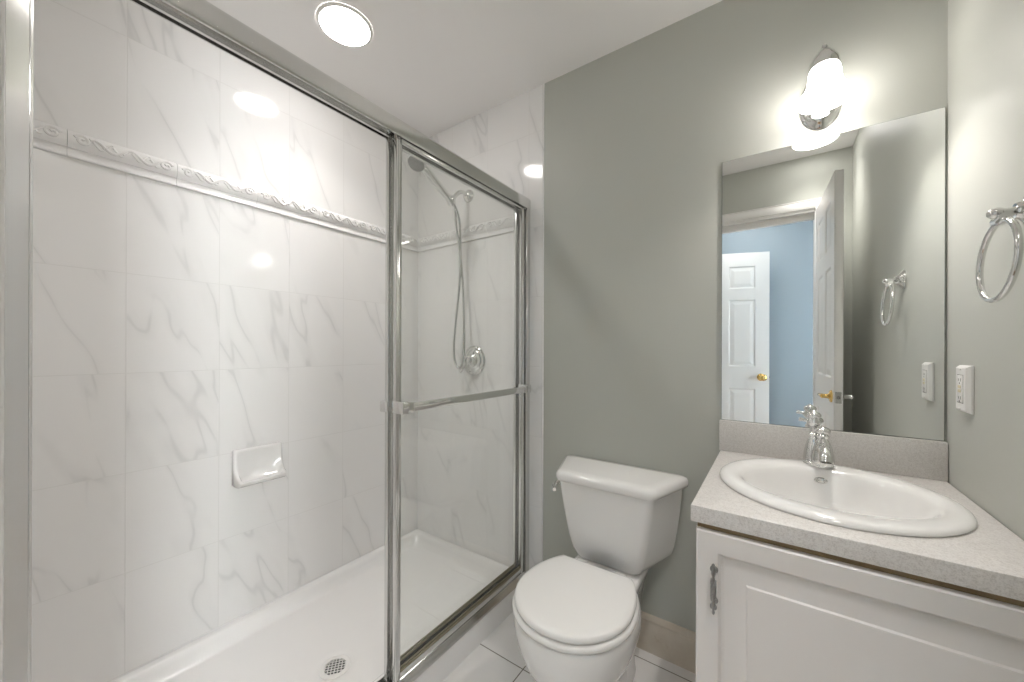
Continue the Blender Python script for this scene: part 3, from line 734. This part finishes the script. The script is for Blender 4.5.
RY, RZ = 1.099, 1.448
tr = thing('towel_ring', 'chrome towel ring on the right wall above the outlet', 'towel ring', (XR, RY, RZ))
obj('wall_flange', G().lathe([(0.031, 0.0008), (0.031, 0.004), (0.027, 0.007), (0.025, 0.010), (0.019, 0.013), (0.0145, 0.018), (0.012, 0.024)], (XR, RY, RZ), '-X', 32, sy=1.0, sx=1.15), 'chrome', tr)
g = G().lathe([(0.010, 0.018), (0.008, 0.026), (0.0072, 0.036), (0.0095, 0.040), (0.011, 0.045), (0.0095, 0.052), (0.005, 0.057), (0.0, 0.058)], (XR, RY, RZ), '-X', 20)
g.tube([(XR-0.040, RY-0.019, RZ-0.012), (XR-0.040, RY, RZ-0.015), (XR-0.040, RY+0.019, RZ-0.012)], 0.0085, 12, smooth=4)
obj('post', g, 'chrome', tr)
rr = 0.074
obj('ring', G().tube([(XR-0.040-0.004*(1-math.cos(a)), RY+rr*math.sin(a), RZ-0.015-rr+rr*math.cos(a)) for a in [2*PI*i/48 for i in range(48)]], 0.0052, 12, closed=True), 'chrome', tr)

OY, OZ = 1.386, 1.096
ou = thing('electrical_outlet', 'white rectangular electrical outlet plate on the right wall beside the mirror', 'outlet', (XR, OY, OZ))
g = G()
def orect(i, x): return [(x, OY-0.035+i, OZ-0.0575+i), (x, OY+0.035-i, OZ-0.0575+i), (x, OY+0.035-i, OZ+0.0575-i), (x, OY-0.035+i, OZ+0.0575-i)]
g.loft([orect(0, XR-0.0006), orect(0.0005, XR-0.005), orect(0.006, XR-0.0120), orect(0.008, XR-0.0128)])
obj('cover_plate', g, 'plastic', ou, angle=20)
obj('receptacle', G().box(XR-0.0140, XR-0.0110, OY-0.0165, OY+0.0165, OZ-0.0335, OZ+0.0335, 0.0015, 2), 'plastic', ou)
g = G()
for dz in (-0.022, 0.022):
    for dyy, hh in ((-0.006, 0.0038), (0.006, 0.0030)): g.box(XR-0.0143, XR-0.0133, OY+dyy-0.0009, OY+dyy+0.0009, OZ+dz-hh, OZ+dz+hh)
    g.lathe([(0.0022, 0.0133), (0.0022, 0.0143)], (XR, OY, OZ+dz-0.0085), '-X', 12)
g.box(XR-0.0130, XR-0.0124, OY-0.0178, OY+0.0178, OZ-0.0348, OZ+0.0348)
obj('slots', g, 'slot', ou, False)
for dz in (-0.005, 0.005):
    obj('button', G().box(XR-0.0154, XR-0.0135, OY-0.007, OY+0.007, OZ+dz-0.0036, OZ+dz+0.0036, 0.0006, 1), 'almond', ou)
for dz in (-0.048, 0.048):
    obj('screw', G().lathe([(0.003, 0.0122), (0.003, 0.0136), (0.002, 0.0142), (0.0, 0.0143)], (XR, OY, OZ+dz), '-X', 12), 'plastic', ou)

# ------------------------------------------------------------------ doors
def six_panel(name, width, height, thick, mat, loc, rz, label, metals, shape):
    """slab local axes: x from the hinge edge, y through the thickness (0 to thick), z up"""
    t = thing(name, label, 'door', loc, kind='structure')
    st, mid = 0.110*width/0.76, 0.100*width/0.76
    rows = [(0.225, 0.855), (1.045, 1.625), (1.720, height-0.115)]
    cw = (width-2*st-mid)/2
    cols = [(st, st+cw), (st+cw+mid, width-st)]
    g = G().box(0.002, width-0.002, 0.007, thick-0.007, 0.012, height-0.002)
    xs = [0, cols[0][0], cols[0][1], cols[1][0], cols[1][1], width]
    zs = [0.010] + [v for r in rows for v in r] + [height]
    for f0, f1 in ((0.0, 0.0072), (thick-0.0072, thick)):
        for i in range(5):
            for k in range(7):
                if i in (1, 3) and k in (1, 3, 5): continue
                g.box(xs[i], xs[i+1], f0, f1, zs[k], zs[k+1])
    for xa, xb in ((0, 0.004), (width-0.004, width)): g.box(xa, xb, 0.001, thick-0.001, 0.010, height)
    g.box(0, width, 0.001, thick-0.001, height-0.004, height)
    for (xa, xb) in cols:
        for (za, zb) in rows:
            for s_, y in ((1, 0.0), (-1, thick)):
                def rr_(i, d): return [(xa+i, y+s_*d, za+i), (xb-i, y+s_*d, za+i), (xb-i, y+s_*d, zb-i), (xa+i, y+s_*d, zb-i)]
                g.loft([rr_(0, 0.0), rr_(0.004, 0.0015), rr_(0.010, 0.006), rr_(0.016, 0.0062), rr_(0.040, 0.0018), rr_(0.043, 0.0012)], False, True)
    obj('slab', g, mat, t, False, local=True)
    hz, hx_ = 0.955, width-0.062
    for s_, y, mt, lb in ((-1, 0.0, metals[0], 'front'), (1, thick, metals[1], 'back')):
        ax_ = '-Y' if s_ > 0 else 'Y'
        if shape == 'lever':
            g = G().lathe([(0.031, 0.0), (0.031, 0.004), (0.026, 0.008), (0.014, 0.011), (0.011, 0.016), (0.0105, 0.032), (0.012, 0.040)], (hx_, y, hz), ax_)
            g.tube([(hx_+0.004, y+s_*0.038, hz), (hx_-0.03, y+s_*0.040, hz+0.002), (hx_-0.075, y+s_*0.040, hz-0.001), (hx_-0.112, y+s_*0.036, hz-0.004)], [0.0095, 0.0085, 0.0075, 0.0085], 12, smooth=5)
        else:
            g = G().lathe([(0.031, 0.0), (0.031, 0.004), (0.025, 0.008), (0.013, 0.011), (0.0115, 0.030), (0.018, 0.036), (0.027, 0.044), (0.0285, 0.054), (0.024, 0.062), (0.012, 0.067), (0.0, 0.068)], (hx_, y, hz), ax_)
        o = obj('door_handle', g, mt, t, local=True); o['label'] = {'brass': 'polished brass handle', 'chrome': 'silver handle'}[mt]
    g = G().box(width-0.0005, width+0.0012, thick/2-0.0125, thick/2+0.0125, hz-0.028, hz+0.028, 0.0005, 1)
    lp = obj('latch_plate', g, 'satin', t, local=True)
    obj('latch_bolt', G().box(width, width+0.010, thick/2-0.006, thick/2+0.006, hz-0.007, hz+0.007, 0.002, 2), 'slot', lp, local=True)
    for z in (0.20, 1.02, 1.82):
        obj('hinge', G().tube([(-0.003, 0.001, z-0.045), (-0.003, 0.001, z+0.045)], 0.005, 10), 'brass', t, local=True)
    t.rotation_euler = (0, 0, rz)
    return t
# bathroom door, open against the right: its local x runs into the room, local y to the left
a = math.atan2(0.0316, 0.665)
ang = PI/2 - a
d1 = six_panel('door_1', 0.615, 2.078, 0.035, 'door', (0, 0, 0.0), 0, 'open white six-panel door with brass lever, reflected at the mirror centre', ('chrome', 'brass'), 'lever')
d1.rotation_euler = (0, 0, ang)
# the left face lies at local y = thick
d1.location = (0.209 + 0.035*math.sin(ang), -0.006 - 0.035*math.cos(ang), 0.0)
# hall door, standing open in front of the blue wall
pk, pf = Vector((-0.041, -0.836)), Vector((-0.385, -0.708))
u = (pk-pf).normalized(); hp = pk - u*0.72
d2 = six_panel('door_2', 0.72, 2.030, 0.035, 'hall_door', (hp.x, hp.y, 0.0), 0, 'white six-panel hall door with round brass knob before a blue wall', ('brass', 'brass'), 'knob')
an2 = math.atan2(u.y, u.x)
d2.rotation_euler = (0, 0, an2)
d2.location = (hp.x + 0.035*math.sin(an2), hp.y - 0.035*math.cos(an2), 0.0)
